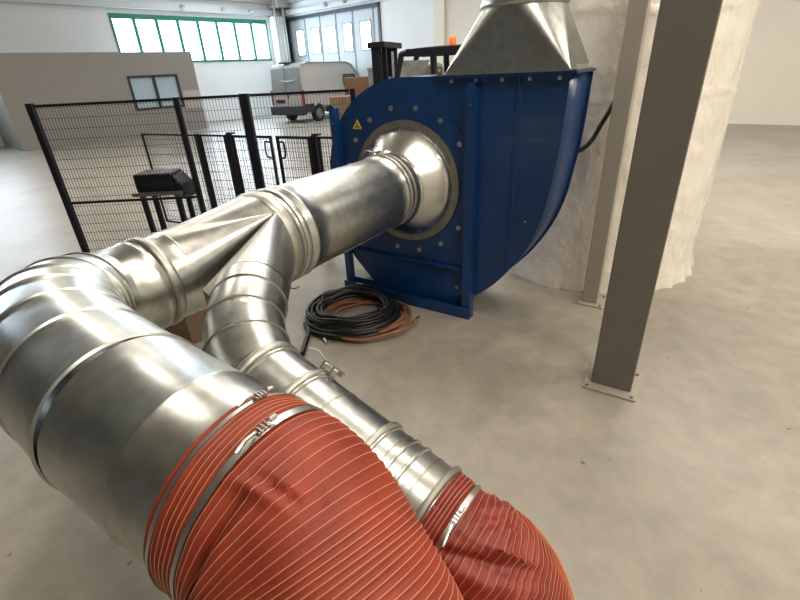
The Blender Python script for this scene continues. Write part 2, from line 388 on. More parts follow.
m = MB(); m.prism([Q(x, -.26, z) for x, z in ((.15, 1.05), (.2, 1.18), (-.1, 1.2), (-.14, 1.5), (-.06, 2.0), (-.16, 2.12), (-.3, 2.05), (-.36, 1.1))], FS * .52)
m.build('seat', 'seat_film', t, bevel=.06)
m = MB(); qb(m, .05, .5, -.3, .3, 1.3, 2.05); m = MB(); m.prism([Q(.40, -.38, 1.1), Q(.10, .46, 1.1), Q(.02, .46, 2.14), Q(.26, -.38, 2.14)], FF * .012); m.build('windscreen', 'seat_film', t, smooth=0)
m = MB(); m.cyl(Q(.35, 0, 1.0), Q(.2, 0, 1.35), .025, n=10); m.lathe(Q(.19, 0, 1.36), (Q(-.15, 0, 1.0) - Q(0, 0, .65)), [(.01 * math.sin(a), .17 + .014 * math.cos(a)) for a in [k * PI / 4 for k in range(8)]], 24, True); m.build('steering_wheel', 'black_paint', t)
m = MB(); qb(m, -.80, -.5, .0, .40, 1.5, 2.12); m.build('gas_panel', 'dark_metal', t, bevel=.03)
m = MB(); m.cyl(Q(-.45, .3, 2.29), Q(-.45, .3, 2.33), .07, n=16); bo = m.build('beacon_base', 'black_paint', t)
m = MB(); m.lathe(Q(-.45, .3, 2.33), UP, [(0, .07), (.12, .065), (.15, .04), (.155, .001)], 16); m.build('beacon', 'orange_plastic', bo, label='orange warning beacon')
m = MB(); qb(m, -.62, -.56, .43, .5, 2.26, 2.34); m.build('rear_lamp', 'red_plastic', t, smooth=0)
for x, r in ((.35, .3), (-.75, .24)):
    for y in (-.5, .5):
        m = MB(); m.lathe(Q(x, y, r), FS, [(-.09, .001), (-.09, r * .85), (-.06, r), (.06, r), (.09, r * .85), (.09, .001)], 28); m.build('wheel', 'tyre', t)

# ------------------------------------------------------------------ stacks beyond the fence
def carton(name, x0, x1, y0, y1, z0, z1, mt, lab, cat='box', grp=None):
    t = thing(name, lab, cat, ((x0 + x1) / 2, (y0 + y1) / 2, z0), grp)
    MB().box(*hbox(x0, x1, y0, y1, z0, z1)).build('carton', mt, t, smooth=0, bevel=.006)
    MB().box(*hbox(x0 - .001, x1 + .001, (y0 + y1) / 2 - .03, (y0 + y1) / 2 + .03, z1, z1 + .002)).build('tape', 'cardboard_dark', t, smooth=0)
    return t
def pallet(x0, x1, y0, y1, lab):
    t = thing('wooden_pallet', lab, 'pallet', ((x0 + x1) / 2, (y0 + y1) / 2, 0), 'pallets beyond the fence')
    m = MB(); nb = 6; w = (x1 - x0) / (nb * 1.35)
    for k in range(nb): a = x0 + (x1 - x0 - w) * k / (nb - 1); m.box(*hbox(a, a + w, y0, y1, .12, .14))
    m.build('deck_boards', 'wood', t, smooth=0)
    m = MB()
    for y in (y0, (y0 + y1) / 2 - .04, y1 - .08): m.box(*hbox(x0, x1, y, y + .08, 0, .12))
    m.build('bearers', 'wood', t, smooth=0)
pallet(-1.35, -.35, 11.2, 12., 'wooden pallet under the tall brown cartons behind the black fence')
cg = 'brown cartons stacked beyond the fence'
carton('cardboard_box', -1.0, -.42, 11.25, 11.95, .142, .73, 'cardboard_dark', 'brown cardboard carton at the bottom of the stack beyond the fence', grp=cg)
carton('cardboard_box', -1.0, -.42, 11.25, 11.95, .733, 1.32, 'cardboard', 'brown cardboard carton in the middle of the stack beyond the fence', grp=cg)
carton('cardboard_box', -1.0, -.42, 11.25, 11.95, 1.323, 1.9, 'cardboard_dark', 'dark brown cardboard carton topmost beside the forklift mast', grp=cg)
pallet(-1.32, -.62, 10.0, 10.7, 'wooden pallet under the lower cartons just behind the black fence')
carton('cardboard_box', -1.22, -.7, 10.05, 10.65, .142, .9, 'cardboard', 'tan cardboard carton at the bottom of the near stack behind the fence', grp=cg)
carton('cardboard_box', -1.22, -.78, 10.05, 10.6, .903, 1.57, 'cardboard', 'tan cardboard carton on top of the near stack beside the van', grp=cg)
# grey crates
for k in range(6):
    t_ = thing('plastic_crate', 'grey plastic crate in the tall stack left of the forklift mast', 'crate', (-.27, 10.6, .345 * k), 'grey crates stacked beside the forklift')
    m = MB(); z0 = .345 * k; x0, x1, y0, y1 = -.42, -.12, 10.4, 10.8
    m.box(*hbox(x0, x1, y0, y1, z0, z0 + .02)); m.box(*hbox(x0, x1, y0, y0 + .02, z0, z0 + .32)); m.box(*hbox(x0, x1, y1 - .02, y1, z0, z0 + .32)); m.box(*hbox(x0, x0 + .02, y0, y1, z0, z0 + .32)); m.box(*hbox(x1 - .02, x1, y0, y1, z0, z0 + .32))
    m.build('tub', 'grey_plastic', t_, smooth=0)
    m = MB(); m.box(*hbox(x0 - .015, x1 + .015, y0 - .015, y0 + .01, z0 + .29, z0 + .34)); m.build('rim', 'grey_plastic', t_, smooth=0)

# ------------------------------------------------------------------ mesh fences
def fence_panel(p0, p1, z0, z1, label, frame=.025, dx=.032, dz=.1, group=None, top=True, rails=(), wires=True, sides=True, cat='fence'):
    p0 = V((*p0, 0)); p1 = V((*p1, 0)); d_ = (p1 - p0); Ln = d_.length; d_.normalize(); nn = V((d_.y, -d_.x, 0))
    t = thing('mesh_fence_panel', label, cat, (p0 + p1) / 2, group)
    m = MB(); h = frame
    zs = ([z1 - h * .5] if top else []) + [z0 + h * .5] + list(rails)
    if not sides:
        for z in zs: MB().box((p0 + p1) / 2 + UP * z, d_ * Ln / 2, nn * .012, UP * h * .5).build('rail', 'black_paint', t, smooth=0)
    else:
        for z in zs: m.box((p0 + p1) / 2 + UP * z, d_ * Ln / 2, nn * .012, UP * h * .5)
    if sides:
        for p in (p0 + d_ * h * .5, p1 - d_ * h * .5): m.box(p + UP * (z0 + z1) / 2, d_ * h * .5, nn * .0125, UP * (z1 - z0) / 2)
        m.build('frame', 'black_paint', t, smooth=0)
    if wires:
        m = MB(); r = .0016; k = 1
        while k * dx < Ln: m.box(p0 + d_ * k * dx + UP * (z0 + z1) / 2, d_ * r, nn * r, UP * (z1 - z0) / 2); k += 1
        k = 1
        while z0 + k * dz < z1: m.box((p0 + p1) / 2 + UP * (z0 + k * dz) + nn * .003, d_ * Ln / 2, nn * r, UP * r); k += 1
        m.build('wire_mesh', 'black_paint', t, smooth=0)
def post(p, z1, w, label, ang=(1, 0, 0), cap=False, group=None):
    t = thing('fence_post', label, 'post', (p[0], p[1], 0), group); a = V(ang).normalized(); b = V((-a.y, a.x, 0))
    MB().box((p[0], p[1], z1 / 2 + .004), a * w / 2, b * w / 2, UP * (z1 / 2 - .004)).build('upright', 'black_paint', t, smooth=0, bevel=.004)
    MB().box((p[0], p[1], .006), a * w, b * w, UP * .006).build('foot_plate', 'black_paint', t, smooth=0)
    if cap: MB().box((p[0] + .03, p[1], z1 + .01), a * w * .7, b * w / 2, UP * .01).build('cap', 'black_paint', t, smooth=0)
FY = 4.98
post((-3.6, FY), 1.87, .06, 'black square fence post furthest left in the tall near fence', group=None)
post((-2.14, FY), 1.86, .05, 'slim black fence post of the tall near fence, by the cabin window')
post((-1.46, FY), 1.86, .088, 'thickest black fence post, in the middle of the tall near fence')
post((-.365, 4.93), 1.86, .05, 'black post at the right end of the tall fence beside the fan')
fence_panel((-3.56, FY), (-2.18, FY), .12, 1.855, 'black wire mesh fence panel left of the slim post', rails=(.86,), frame=.026, sides=False)
fence_panel((-2.10, FY), (-1.52, FY), .12, 1.855, 'black wire mesh fence panel between the slim post and the thick post', frame=.026, sides=False)
fence_panel((-1.40, FY), (-.40, 4.935), .12, 1.855, 'black wire mesh fence panel between the thick post and the blue fan', frame=.026, sides=False)
B0, B1 = V((-2.72, 6.35, 0)), V((-.56, 5.22, 0)); bd = (B1 - B0).normalized()
def bp(x): t = (x - B0.x) / (B1.x - B0.x); p = B0.lerp(B1, t); return (p.x, p.y)
ZB = 1.385
post(bp(-2.52), ZB, .035, 'thin post of the low back fence, nearest the slim tall post', bd)
post(bp(-2.04), ZB, .064, 'wide capped post of the low back fence left of the thick tall post', bd, True)
post(bp(-.88), ZB, .064, 'wide capped post of the low back fence nearest the blue fan', bd, True)
grp = None
fence_panel(bp(-3.5), bp(-2.55), .1, ZB - .01, 'low black mesh panel at the left end of the back fence', frame=.022)
fence_panel(bp(-2.49), bp(-2.09), .1, ZB - .01, 'narrow low black mesh panel left of the capped post', frame=.022)
fence_panel(bp(-1.99), bp(-1.43), .1, ZB - .01, 'low black mesh gate leaf left of the gate gap', frame=.03, cat='gate')
fence_panel(bp(-1.36), bp(-.93), .1, ZB - .01, 'low black mesh gate leaf right of the gate gap', frame=.03, cat='gate')
fence_panel(bp(-.83), bp(-.3), .1, ZB - .01, 'low black mesh panel of the back fence running behind the blue fan', frame=.022)
def hook(x, s, lab):
    p = V((*bp(x), 1.30)) + V((0, -.03, 0)); m = MB()
    m.sweep(catmull([p + bd * -.01 * s, p + bd * .07 * s + UP * .01, p + bd * .085 * s - UP * .05, p + bd * .085 * s - UP * .13, p + bd * .06 * s - UP * .17, p + bd * -.01 * s - UP * .17], 5), .011, 8)
    tag(m.build('gate_handle', 'black_paint', base=p), lab, 'handle')
hook(-1.45, -1, 'black bent gate handle on the left gate leaf'); hook(-1.34, 1, 'black bent gate handle on the right gate leaf')
# black machine block at far left
t = thing('electric_motor', 'black motor block with sloping guard low at the left behind the fence', 'machine', (-2.7, 5.35, 0))
m = MB(); m.box((-2.74, 5.4, .98), (.22, 0, 0), (0, .16, 0), (0, 0, .10)); m.prism([(-2.52, 5.24, .88), (-2.52, 5.56, .88), (-2.52, 5.56, 1.06), (-2.52, 5.24, 1.06)], (.10, 0, -.12)); m.build('housing', 'black_paint', t, bevel=.02)
m = MB(); m.box((-2.72, 5.4, .86), (.28, 0, 0), (0, .2, 0), (0, 0, .02)); m.build('mount_plate', 'dull_zinc', t, smooth=0)
m = MB()
for x in (-2.92, -2.52):
    for y in (5.27, 5.53): m.box((x, y, .42), (.025, 0, 0), (0, .025, 0), (0, 0, .42))
m.build('stand', 'black_paint', t, smooth=0)

# ------------------------------------------------------------------ blue fan
FA = V((-.531, 4.325, 0)); FD = V((.835, -.550, 0)).normalized(); FN = V((FD.y, -FD.x, 0))
def F(u, w, z): return FA + FD * u + FN * w + UP * z
def fb(m, u0, u1, w0, w1, z0, z1): return m.box(F((u0 + u1) / 2, (w0 + w1) / 2, (z0 + z1) / 2), FD * (u1 - u0) / 2, FN * (w1 - w0) / 2, UP * (z1 - z0) / 2)
DW = .58; CU, CZ = .765, 1.135
sp = [(92, .815), (120, .82), (150, .83), (180, .845), (205, .90), (231, .985), (250, 1.03), (270, 1.075), (290, 1.12), (308, 1.15), (325, 1.145), (340, 1.165), (352, 1.19), (363, 1.22)]
def spr(a):
    for (a0, r0), (a1, r1) in zip(sp, sp[1:]):
        if a0 <= a <= a1: t_ = (a - a0) / (a1 - a0); return r0 + (r1 - r0) * t_
    return sp[-1][1]
outline = [(1.13, 1.94), (.95, 1.945)]
for k in range(92, 364, 4):
    a = math.radians(k); r = sum(spr(min(max(k + j, 92), 363)) for j in (-6, -3, 0, 3, 6)) / 5
    outline.append((CU + r * math.cos(a), CZ + r * math.sin(a)))
outline += [(2.012, 1.40), (2.025, 1.6), (2.035, 1.94)]
t = fan = thing('industrial_fan', 'large blue centrifugal fan with snail-shell housing standing on the concrete floor', 'fan', F(.9, -.3, 0))
def plate(w0, w1, hole, grow=0):
    m = MB(); inner = [(CU + hole * math.cos(a), CZ + hole * math.sin(a)) for a in [2 * PI * k / len(outline) for k in range(len(outline))]]
    n = len(outline)
    if hole:
        # match outline points to hole points by direction
        hp = []
        for (u, z) in outline:
            a = math.atan2(z - CZ, u - CU); hp.append((CU + hole * math.cos(a), CZ + hole * math.sin(a)))
        vs = [F(u, w0, z) for u, z in outline] + [F(u, w0, z) for u, z in hp] + [F(u, w1, z) for u, z in outline] + [F(u, w1, z) for u, z in hp]
        fs = []
        for i in range(n):
            j = (i + 1) % n
            fs += [(i, j, n + j, n + i), (2 * n + i, 3 * n + i, 3 * n + j, 2 * n + j), (i, 2 * n + i, 2 * n + j, j), (n + i, n + j, 3 * n + j, 3 * n + i)]
        m.add(vs, fs)
    else: 
        g = [(CU + (u - CU) * (1 + grow), z if z > 1.9 else CZ + (z - CZ) * (1 + grow)) for u, z in outline]
        m.prism([F(u, w0, z) for u, z in g], FN * (w1 - w0))
    return m
plate(-.006, .0, .47).build('side_plate', 'blue_paint', fan, smooth=0, label='blue inlet side plate')
plate(-DW - .006, -DW, 0, .018).build('back_plate', 'blue_paint', fan, smooth=0)
m = MB(); ol = outline[1:]; n = len(ol)
m.add([F(u, -.006, z) for u, z in ol] + [F(u, -DW, z) for u, z in ol], [(i, i + 1, n + i + 1, n + i) for i in range(n - 1)])
so = m.build('scroll_wrap', 'blue_paint', fan, smooth=30)
sm = so.modifiers.new('s', 'SOLIDIFY'); sm.thickness = .004
m = MB(); m.lathe(F(CU, 0, CZ), FN, [(0.0, .47), (.0, .665), (.008, .665), (.008, .47)], 96, True); m.build('reinforcing_ring', 'blue_paint', fan, label='raised blue ring bolted round the inlet')
for k in range(16):
    a = math.radians(11.25 + 22.5 * k); m = MB(); bolt(m, F(CU + .602 * math.cos(a), .008, CZ + .602 * math.sin(a)), FN, .0145, .016); m.build('bolt', 'bright_steel', fan)
def leg(u0, u1, z1, lab):
    m = MB(); w = .075
    prf = [(u0, 0.012)]
    zz = z1 - (u1 - u0) / 2; uc = (u0 + u1) / 2; rr = (u1 - u0) / 2
    face = [(u0, .02), (u1, .02)] + [(uc + rr * math.cos(a), zz + rr * math.sin(a)) for a in [PI * k / 10 for k in range(11)]]
    m.prism([F(u, w, z) for u, z in face], FN * -.008)
    fb(m, u1 - .008, u1, 0.002, w - .008, .02, zz)
    o = m.build('leg', 'blue_paint', fan, smooth=30)
    b_ = MB(); bolt(b_, F(uc, w, z1 - .15), FN, .01, .008); b_.build('bolt_head', 'seam_sealer', o)
leg(1.335, 1.415, 1.90, ''); leg(.045, .10, 1.76, '')
for u in (.10, 1.10):
    m = MB(); fb(m, u - .04, u + .04, -DW - .07, -DW - .008, .02, 1.6); m.build('leg', 'blue_paint', fan, smooth=0)
m = MB(); fb(m, .03, 1.42, .0, .10, .0, .012); fb(m, .03, 1.41, .088, .1, .012, .105); fb(m, .03, 1.15, -DW - .1, -DW, .0, .014)
for u in (.10, 1.10): fb(m, u - .03, u + .03, -DW, .0, 0., .014)
m.build('base_rail', 'blue_paint', fan, smooth=0)
m = MB(); m.prism([F(u, .014, z) for u, z in ((.09, .45), (1.335, .45), (1.335, .02), (.10, .02), (.10, .13), (.34, .13), (.12, .36))], FN * -.006); m.build('stand_panel', 'blue_paint', fan, smooth=0)
m = MB(); fb(m, .04, 1.335, .014, .05, .435, .445); fb(m, .04, 1.335, .012, .018, .40, .445); m.build('cross_angle', 'blue_paint', fan, smooth=0)
m = MB(); fb(m, 1.702, 1.714, .0, .022, .50, 1.93); m.build('stiffener', 'blue_paint', fan, smooth=0)
m = MB(); fb(m, 1.712, 1.722, .0, .004, .50, 1.93); m.build('seam_bead', 'seam_sealer', fan, smooth=0)
m = MB(); bolt(m, F(1.26, .016, .25), FN, .012, .01); m.build('bolt', 'dull_zinc', fan)
for u, z in ((1.82, .95), (1.44, 1.94)):
    m = MB(); bolt(m, F(u, .0, z - .03), FN, .006, .006); m.build('rivet', 'bright_steel', fan)
# discharge flange
m = MB(); fb(m, 1.10, 2.055, 0, .04, 1.93, 1.945); fb(m, 1.10, 2.055, -DW - .04, -DW, 1.93, 1.945); fb(m, 1.08, 1.13, -DW, 0, 1.93, 1.945); fb(m, 2.03, 2.075, -DW, 0, 1.93, 1.945)
fb(m, 1.10, 2.04, .0, .006, 1.885, 1.93)
m.build('discharge_flange', 'blue_paint', fan, smooth=0)
for k in range(5):
    m = MB(); bolt(m, F(1.19 + k * .195, .006, 1.908), FN, .010, .012); m.build('bolt', 'bright_steel', fan)
# warning sticker
m = MB(); m.prism([F(.297, .0085, 1.640), F(.240, .0085, 1.562), F(.340, .0085, 1.562)], FN * .0015); st = m.build('warning_sticker', 'sticker_yellow', fan, smooth=0, label='yellow triangular warning sticker')
m = MB()
m.lathe(F(.291, .0102, 1.585), FN, [(0, .0001), (0, .008), (.0006, .008), (.0006, .0001)], 12)
for a in (90, 210, 330): c0 = F(.291 + .019 * math.cos(math.radians(a)),   .0102, 1.585 + .017 * math.sin(math.radians(a))); m.lathe(c0, FN, [(0, .0001), (0, .009), (.0006, .009), (.0006, .0001)], 10)
m.build('sticker_symbol', 'sticker_black', st)

# inlet cone
t = thing('inlet_cone', 'spun galvanised cone with bolted ring flange on the fan inlet', 'duct cone', F(CU, .02, CZ))
m = MB(); m.lathe(F(CU, .008, CZ), FN, [(0, .43), (0, .505), (.02, .505), (.02, .43)], 96, True); m.build('flange', 'dull_zinc', t, label='dull grey ring flange')
for k in range(16):
    a = math.radians(6 + 22.5 * k); m = MB(); bolt(m, F(CU + .472 * math.cos(a), .028, CZ + .472 * math.sin(a)), FN, .008, .008); m.build('bolt', 'dull_zinc', t)
m = MB(); pr_ = [(.0, .45), (.03, .45), (.045, .443)] + [(.045 + .19 * k / 8, .443 - .158 * (k / 8) ** 1.15) for k in range(1, 9)] + [(.265, .281), (.33, .281)]
m.lathe(F(CU, .008, CZ), FN, pr_, 128); co = m.build('cone', 'spun_steel', t, smooth=50)

# ------------------------------------------------------------------ ducts
DC = F(CU, 0, CZ); AX = FN.copy()
def band_prof(s, w, r, h=.008): return [(s - w / 2, r), (s - w / 2 + w * .12, r + h), (s + w / 2 - w * .12, r + h), (s + w / 2, r)]
def latch(parent, p, ax, side, outn, sc_=1.):
    """lever latch of a clamp: two lugs, pin and a bent lever"""
    m = MB(); ax = V(ax).normalized(); side = V(side).normalized(); outn = V(outn).normalized()
    for s in (-1, 1): m.box(p + side * .022 * s * sc_ + outn * .014 * sc_, side * .004 * sc_, ax * .016 * sc_, outn * .016 * sc_)
    m.cyl(p - side * .04 * sc_ + outn * .02 * sc_, p + side * .05 * sc_ + outn * .02 * sc_, .005 * sc_, n=8)
    m.box(p + side * .05 * sc_ + outn * .02 * sc_, side * .009 * sc_, ax * .009 * sc_, outn * .009 * sc_)
    m.build('latch', 'bright_steel', parent, smooth=30)
    m = MB(); m.sweep([p - side * .02 * sc_ + outn * .025 * sc_, p - side * .07 * sc_ + outn * .04 * sc_, p - side * .11 * sc_ + outn * .03 * sc_], .0045 * sc_, 8); m.build('lever', 'bright_steel', parent)
# main straight duct
t = thing('duct_pipe', 'long straight galvanised duct running into the fan inlet cone', 'duct', DC + AX * .95)
prof = [(.345, .279), (.35, .284), (.36, .279), (.40, .279), (.41, .287), (.425, .287), (.435, .279)]
prof += [(.435 + .99 * k / 10, .279) for k in range(1, 10)] + [(1.44, .279), (1.45, .287), (1.47, .287), (1.48, .279), (1.60, .279)]
m = MB(); m.lathe(DC, AX, prof, 128); m.build('shell', 'galvanised', t, smooth=50)
# lengthwise lock seam underneath
m = MB(); q = AX.cross(UP).normalized(); 
aa = math.radians(235); dirn = q * math.cos(aa) + UP * math.sin(aa)
m.box(DC + AX * .95 + dirn * .28, AX * .5, dirn * .002, dirn.cross(AX) * .007); m.build('lock_seam', 'galvanised_seam', t, smooth=0)
def clamp(o, ax, s, r, w, lab, phi, mt='galvanised_band', sc_=1., along=False, grp='galvanised clamp rings on the ducts', bare=False):
    o = V(o); ax = V(ax).normalized(); c = o + ax * s
    t = thing('pipe_clamp', lab, 'clamp', c, grp)
    m = MB(); m.lathe(o, ax, [(s - w / 2, r - .002), (s - w / 2, r + .003), (s - w * .3, r + .011), (s - w * .1, r + .012), (s + w * .1, r + .012), (s + w * .3, r + .011), (s + w / 2, r + .003), (s + w / 2, r - .002)], 96)
    m.build('band', mt, t, smooth=60)
    if bare: return t
    e = ax.cross(UP).normalized(); g = e.cross(ax).normalized()
    if g.z < 0: g = -g
    on = (g * math.cos(phi) + e * math.sin(phi)).normalized()
    if along: latch(t, c + on * (r + .01), on.cross(ax), ax, on, sc_)
    else: latch(t, c + on * (r + .01), ax, on.cross(ax), on, sc_)
    return t
clamp(DC, AX, .375, .281, .045, 'clamp ring joining the inlet cone to the long straight duct', .15)
clamp(DC, AX, .325, .281, .025, 'narrow clamp ring next to the inlet cone', .15, bare=True)
J = DC + AX * 1.66
clamp(DC, AX, 1.625, .279, .085, 'wide clamp ring between the straight duct and the forked duct', -2.7)
clamp(DC, AX, 1.535, .277, .05, 'slim ring beside the wide clamp on the straight duct', 0, mt='galvanised', bare=True)

# wye piece
t = thing('duct_wye', 'galvanised Y-shaped forked duct with folded seams fanning from one point', 'duct fork', J + V((0, -.3, 0)))
RA, rA, nA = V((-1.135, 2.085, 1.14)), .215, AX.copy()
RB, rB, nB = V((-.665, 1.83, 1.13)), .163, V((.2, -.98, 0)).normalized()
sJ = FD.copy()
def Jp(a): return J + (UP * math.cos(a) + sJ * math.sin(a)) * .281
def ringp(c, r, nrm, a):
    e = V((0, 0, 1)); e = (e - nrm * e.dot(nrm)).normalized(); s = e.cross(nrm)
    if s.dot(sJ) < 0: s = -s
    return c + (e * math.cos(a) + s * math.sin(a)) * r
A0 = math.radians(42); A1 = math.radians(138)
def mapA(b):   # run: ring angle -> collar angle
    if 0 < b < PI: return A0 if b < PI / 2 else A1
    b2 = b - 2 * PI if b > PI else b   # -pi..0
    f_ = (-b2) / PI                     # 0 at top, 1 at bottom (far side)
    return A0 - f_ * (2 * PI - (A1 - A0))
def mapB(b):   # branch
    if b > PI: return A0 if b > 1.5 * PI else A1
    return A0 + (A1 - A0) * (b / PI)
for nm, mp_, c, r, nr in (('run_leg', mapA, RA, rA, nA), ('branch_leg', mapB, RB, rB, nB)):
    m = MB(); n = 96; K = 6; vs = []
    for j in range(K + 1):
        for k in range(n):
            b = 2 * PI * (k + .5) / n; vs.append(Jp(mp_(b)).lerp(ringp(c, r, nr, b), j / K))
    m.add(vs, [(j * n + k, j * n + (k + 1) % n, (j + 1) * n + (k + 1) % n, (j + 1) * n + k) for j in range(K) for k in range(n)])
    m.build(nm, 'galvanised', t, smooth=14)
ap = Jp(A0)
m = MB(); g1 = V((-.905, 1.887, 1.142)); g2 = V((-.822, 1.800, 1.132)); m.prism([ap + V((0, 0, .006)), g1, g2], (0, 0, -.006)); m.prism([ap, g2, g2 - V((0, 0, .12)), ap - V((0, 0, .02))], (g1 - g2) * .05); m.prism([ap, g1, g1 - V((0, 0, .12)), ap - V((0, 0, .02))], (g2 - g1) * .05); m.build('crotch_strip', 'galvanised_band', t, smooth=0, label='pale folded strip in the fork')
m = MB(); m.lathe(J, AX, [(-.03, .281), (-.01, .285), (.01, .282)], 96); m.build('collar', 'galvanised', t)

# run onward to the left
t = thing('duct_pipe', 'short galvanised duct leading left from the fork', 'duct', RA)
m = MB(); m.lathe(RA, nA, [(-.01, rA + .004), (.0, rA + .006), (.012, rA), (.14, rA), (.15, rA + .007), (.165, rA + .007), (.175, rA), (.30, rA)], 96); m.build('shell', 'galvanised', t, smooth=50)
clamp(RA, nA, .10, rA, .05, 'clamp ring on the duct at the left edge', 0, bare=True)

# elbow + branch pipe to the right hose
P1 = V((-.523, 1.322, 1.023)); a2 = V((.761, -.594, -.262)).normalized(); P2 = P1 + a2 * .758; r2 = .163
el = [RB, V((-.648, 1.72, 1.126)), V((-.634, 1.59, 1.106)), V((-.592, 1.455, 1.070)), P1, P1 + a2 * .02]; er = [.163, .158, .156, .158, .163, .163]
t = thing('duct_elbow', 'segmented galvanised elbow turning from the fork towards the small red hose', 'duct elbow', RB - V((0, .2, 0)))
m = MB(); m.sweep(el, er, 96, False); m.build('gores', 'galvanised', t, smooth=12)
fr = frames(el); 
for i in (1, 2, 3, 4):
    m = MB(); a, b = fr[i]; tt = a.cross(b).normalized()
    re_ = er[i]; m.sweep([el[i] - tt * .006, el[i] - tt * .003, el[i] + tt * .003, el[i] + tt * .006], [re_, re_ + .005, re_ + .005, re_], 96, False); m.build('gore_seam', 'galvanised_seam', t)
m = MB(); c_ = el[1].lerp(el[2], .80); on = (UP * .80 + V((.28, -.50, 0))).normalized(); m.lathe(c_ + on * (r2 - .002), on, [(0, .022), (.006, .02), (.008, .008), (.008, .0001)], 20); m.build('plug', 'bright_steel', t, label='round screwed plug')
t = thing('duct_pipe', 'slim galvanised pipe sloping down from the elbow to the small red hose', 'duct', (P1 + P2) / 2)
Ltot = (P2 - P1).length
def bead(s, h=.006, w=.014): return [(s - w / 2, r2), (s - w / 4, r2 + h), (s + w / 4, r2 + h), (s + w / 2, r2)]
prof = [(.0, r2)]
for s in (.045, .19, .225, .53, .60, .641): prof += bead(s * Ltot / .76 if False else s)
prof += [(Ltot + .02, r2)]
m = MB(); m.lathe(P1, a2, prof, 96); m.build('shell', 'galvanised', t, smooth=50)
for i, s in enumerate((.33, .575, .69)):
    m = MB(); m.lathe(P1, a2, [(s - .003, r2), (s - .003, r2 + .002), (s + .003, r2 + .002), (s + .003, r2)], 96); m.build('lap_seam', 'galvanised_seam', t, smooth=0)
clamp(P1, a2, .02, r2, .035, 'slim clamp ring where the elbow meets the slim pipe', 0, bare=True)
clamp(P1, a2, .207, r2, .026, 'clamp ring with bright lever latch on the slim sloping pipe', -.80, sc_=1.0, along=True)
clamp(P1, a2, .517, r2, .026, 'clamp ring on the slim pipe beside the big red hose', 0, bare=True)
clamp(P1, a2, Ltot - .012, r2 + .002, .022, 'rolled end ring of the slim pipe at the small red hose', 0, bare=True, mt='dull_zinc')

# big pipe lower left
S1 = V((-.395, .750, 1.150)); a1 = V((.84, -.524, -.145)).normalized(); S0 = S1 - a1 * .40; r1 = .225; L1 = (S1 - S0).length
t = thing('duct_pipe', 'wide galvanised duct at the lower left feeding the big red hose', 'duct', (S0 + S1) / 2)
prof = [(0, r1)]
for s in (): prof += [(s - .012, r1), (s - .004, r1 + .007), (s + .004, r1 + .007), (s + .012, r1)]
prof += [(L1 - .155, r1), (L1 - .151, r1 + .003), (L1 - .143, r1 + .003), (L1 - .139, r1 - .001), (L1 + .02, r1 - .001)]
m = MB(); m.lathe(S0, a1, prof, 128); m.build('shell', 'galvanised', t, smooth=50)
EA, EB = RA + nA * .30, S0; EX = V((-1.48, 1.50, 1.26))
eb = [EA * (1 - q) ** 2 + EX * 2 * q * (1 - q) + EB * q * q for q in [k / 7 for k in range(8)]]
t = thing('duct_elbow', 'wide segmented galvanised elbow at the left edge above the big duct', 'duct elbow', EX)
m = MB(); m.sweep(eb, [rA + (r1 - rA) * k / 7 for k in range(8)], 96, False); m.build('gores', 'galvanised', t, smooth=10)
fr_ = frames(eb)
for i in range(1, 8):
    m = MB(); a, b = fr_[i]; tt = a.cross(b).normalized(); rr = rA + (r1 - rA) * i / 7
    m.sweep([eb[i] - tt * .007, eb[i] - tt * .003, eb[i] + tt * .003, eb[i] + tt * .007], [rr, rr + .006, rr + .006, rr], 96, False); m.build('gore_seam', 'galvanised', t)

# ------------------------------------------------------------------ red hoses
def hose(name, label, cat, path, rad, mt, pitch, wr, wire_r=.0022, n=150, rib=.0035, phase=0., base=None):
    """ribbed fabric hose; rings of cord lie on its surface"""
    pts = [V(p) for p in path]; fr = frames(pts)
    cum = [0.]
    for i in range(1, len(pts)): cum.append(cum[-1] + (pts[i] - pts[i - 1]).length)
    Lh = cum[-1]
    def at(s):
        s = min(max(s, 0), Lh)
        lo = 0
        while lo < len(cum) - 2 and cum[lo + 1] < s: lo += 1
        f_ = (s - cum[lo]) / max(cum[lo + 1] - cum[lo], 1e-9)
        c = pts[lo].lerp(pts[lo + 1], f_); a = fr[lo][0].lerp(fr[lo + 1][0], f_).normalized(); b = fr[lo][1].lerp(fr[lo + 1][1], f_).normalized()
        return c, a, b
    def surf(s, th, extra=0.):
        c, a, b = at(s); r = rad(s, th) - rib * (1 - abs(math.cos(PI * (s / pitch)))) + extra + wr(s, th)
        return c + (a * math.cos(th) + b * math.sin(th)) * r
    t = thing(name, label, cat, base if base else pts[0])
    ns = int(Lh / pitch * 6); m = MB(); vs = []
    for i in range(ns + 1):
        s = Lh * i / ns
        for k in range(n): vs.append(surf(s, 2 * PI * k / n))
    m.add(vs, [(i * n + k, i * n + (k + 1) % n, (i + 1) * n + (k + 1) % n, (i + 1) * n + k) for i in range(ns) for k in range(n)])
    m.build('fabric', mt, t, smooth=70)
    m = MB(); k = 1
    while k * pitch < Lh - .002:
        s = k * pitch; ring = [surf(s + .0012 * math.sin(3 * q + k), q, .0006) for q in [2 * PI * j / n for j in range(n)]]
        m.sweep(ring, wire_r, 5, closed=True); k += 1
    m.build('cord_rings', 'wire_cord', t, label='pale cord ribs round the hose')
    return t, surf, at
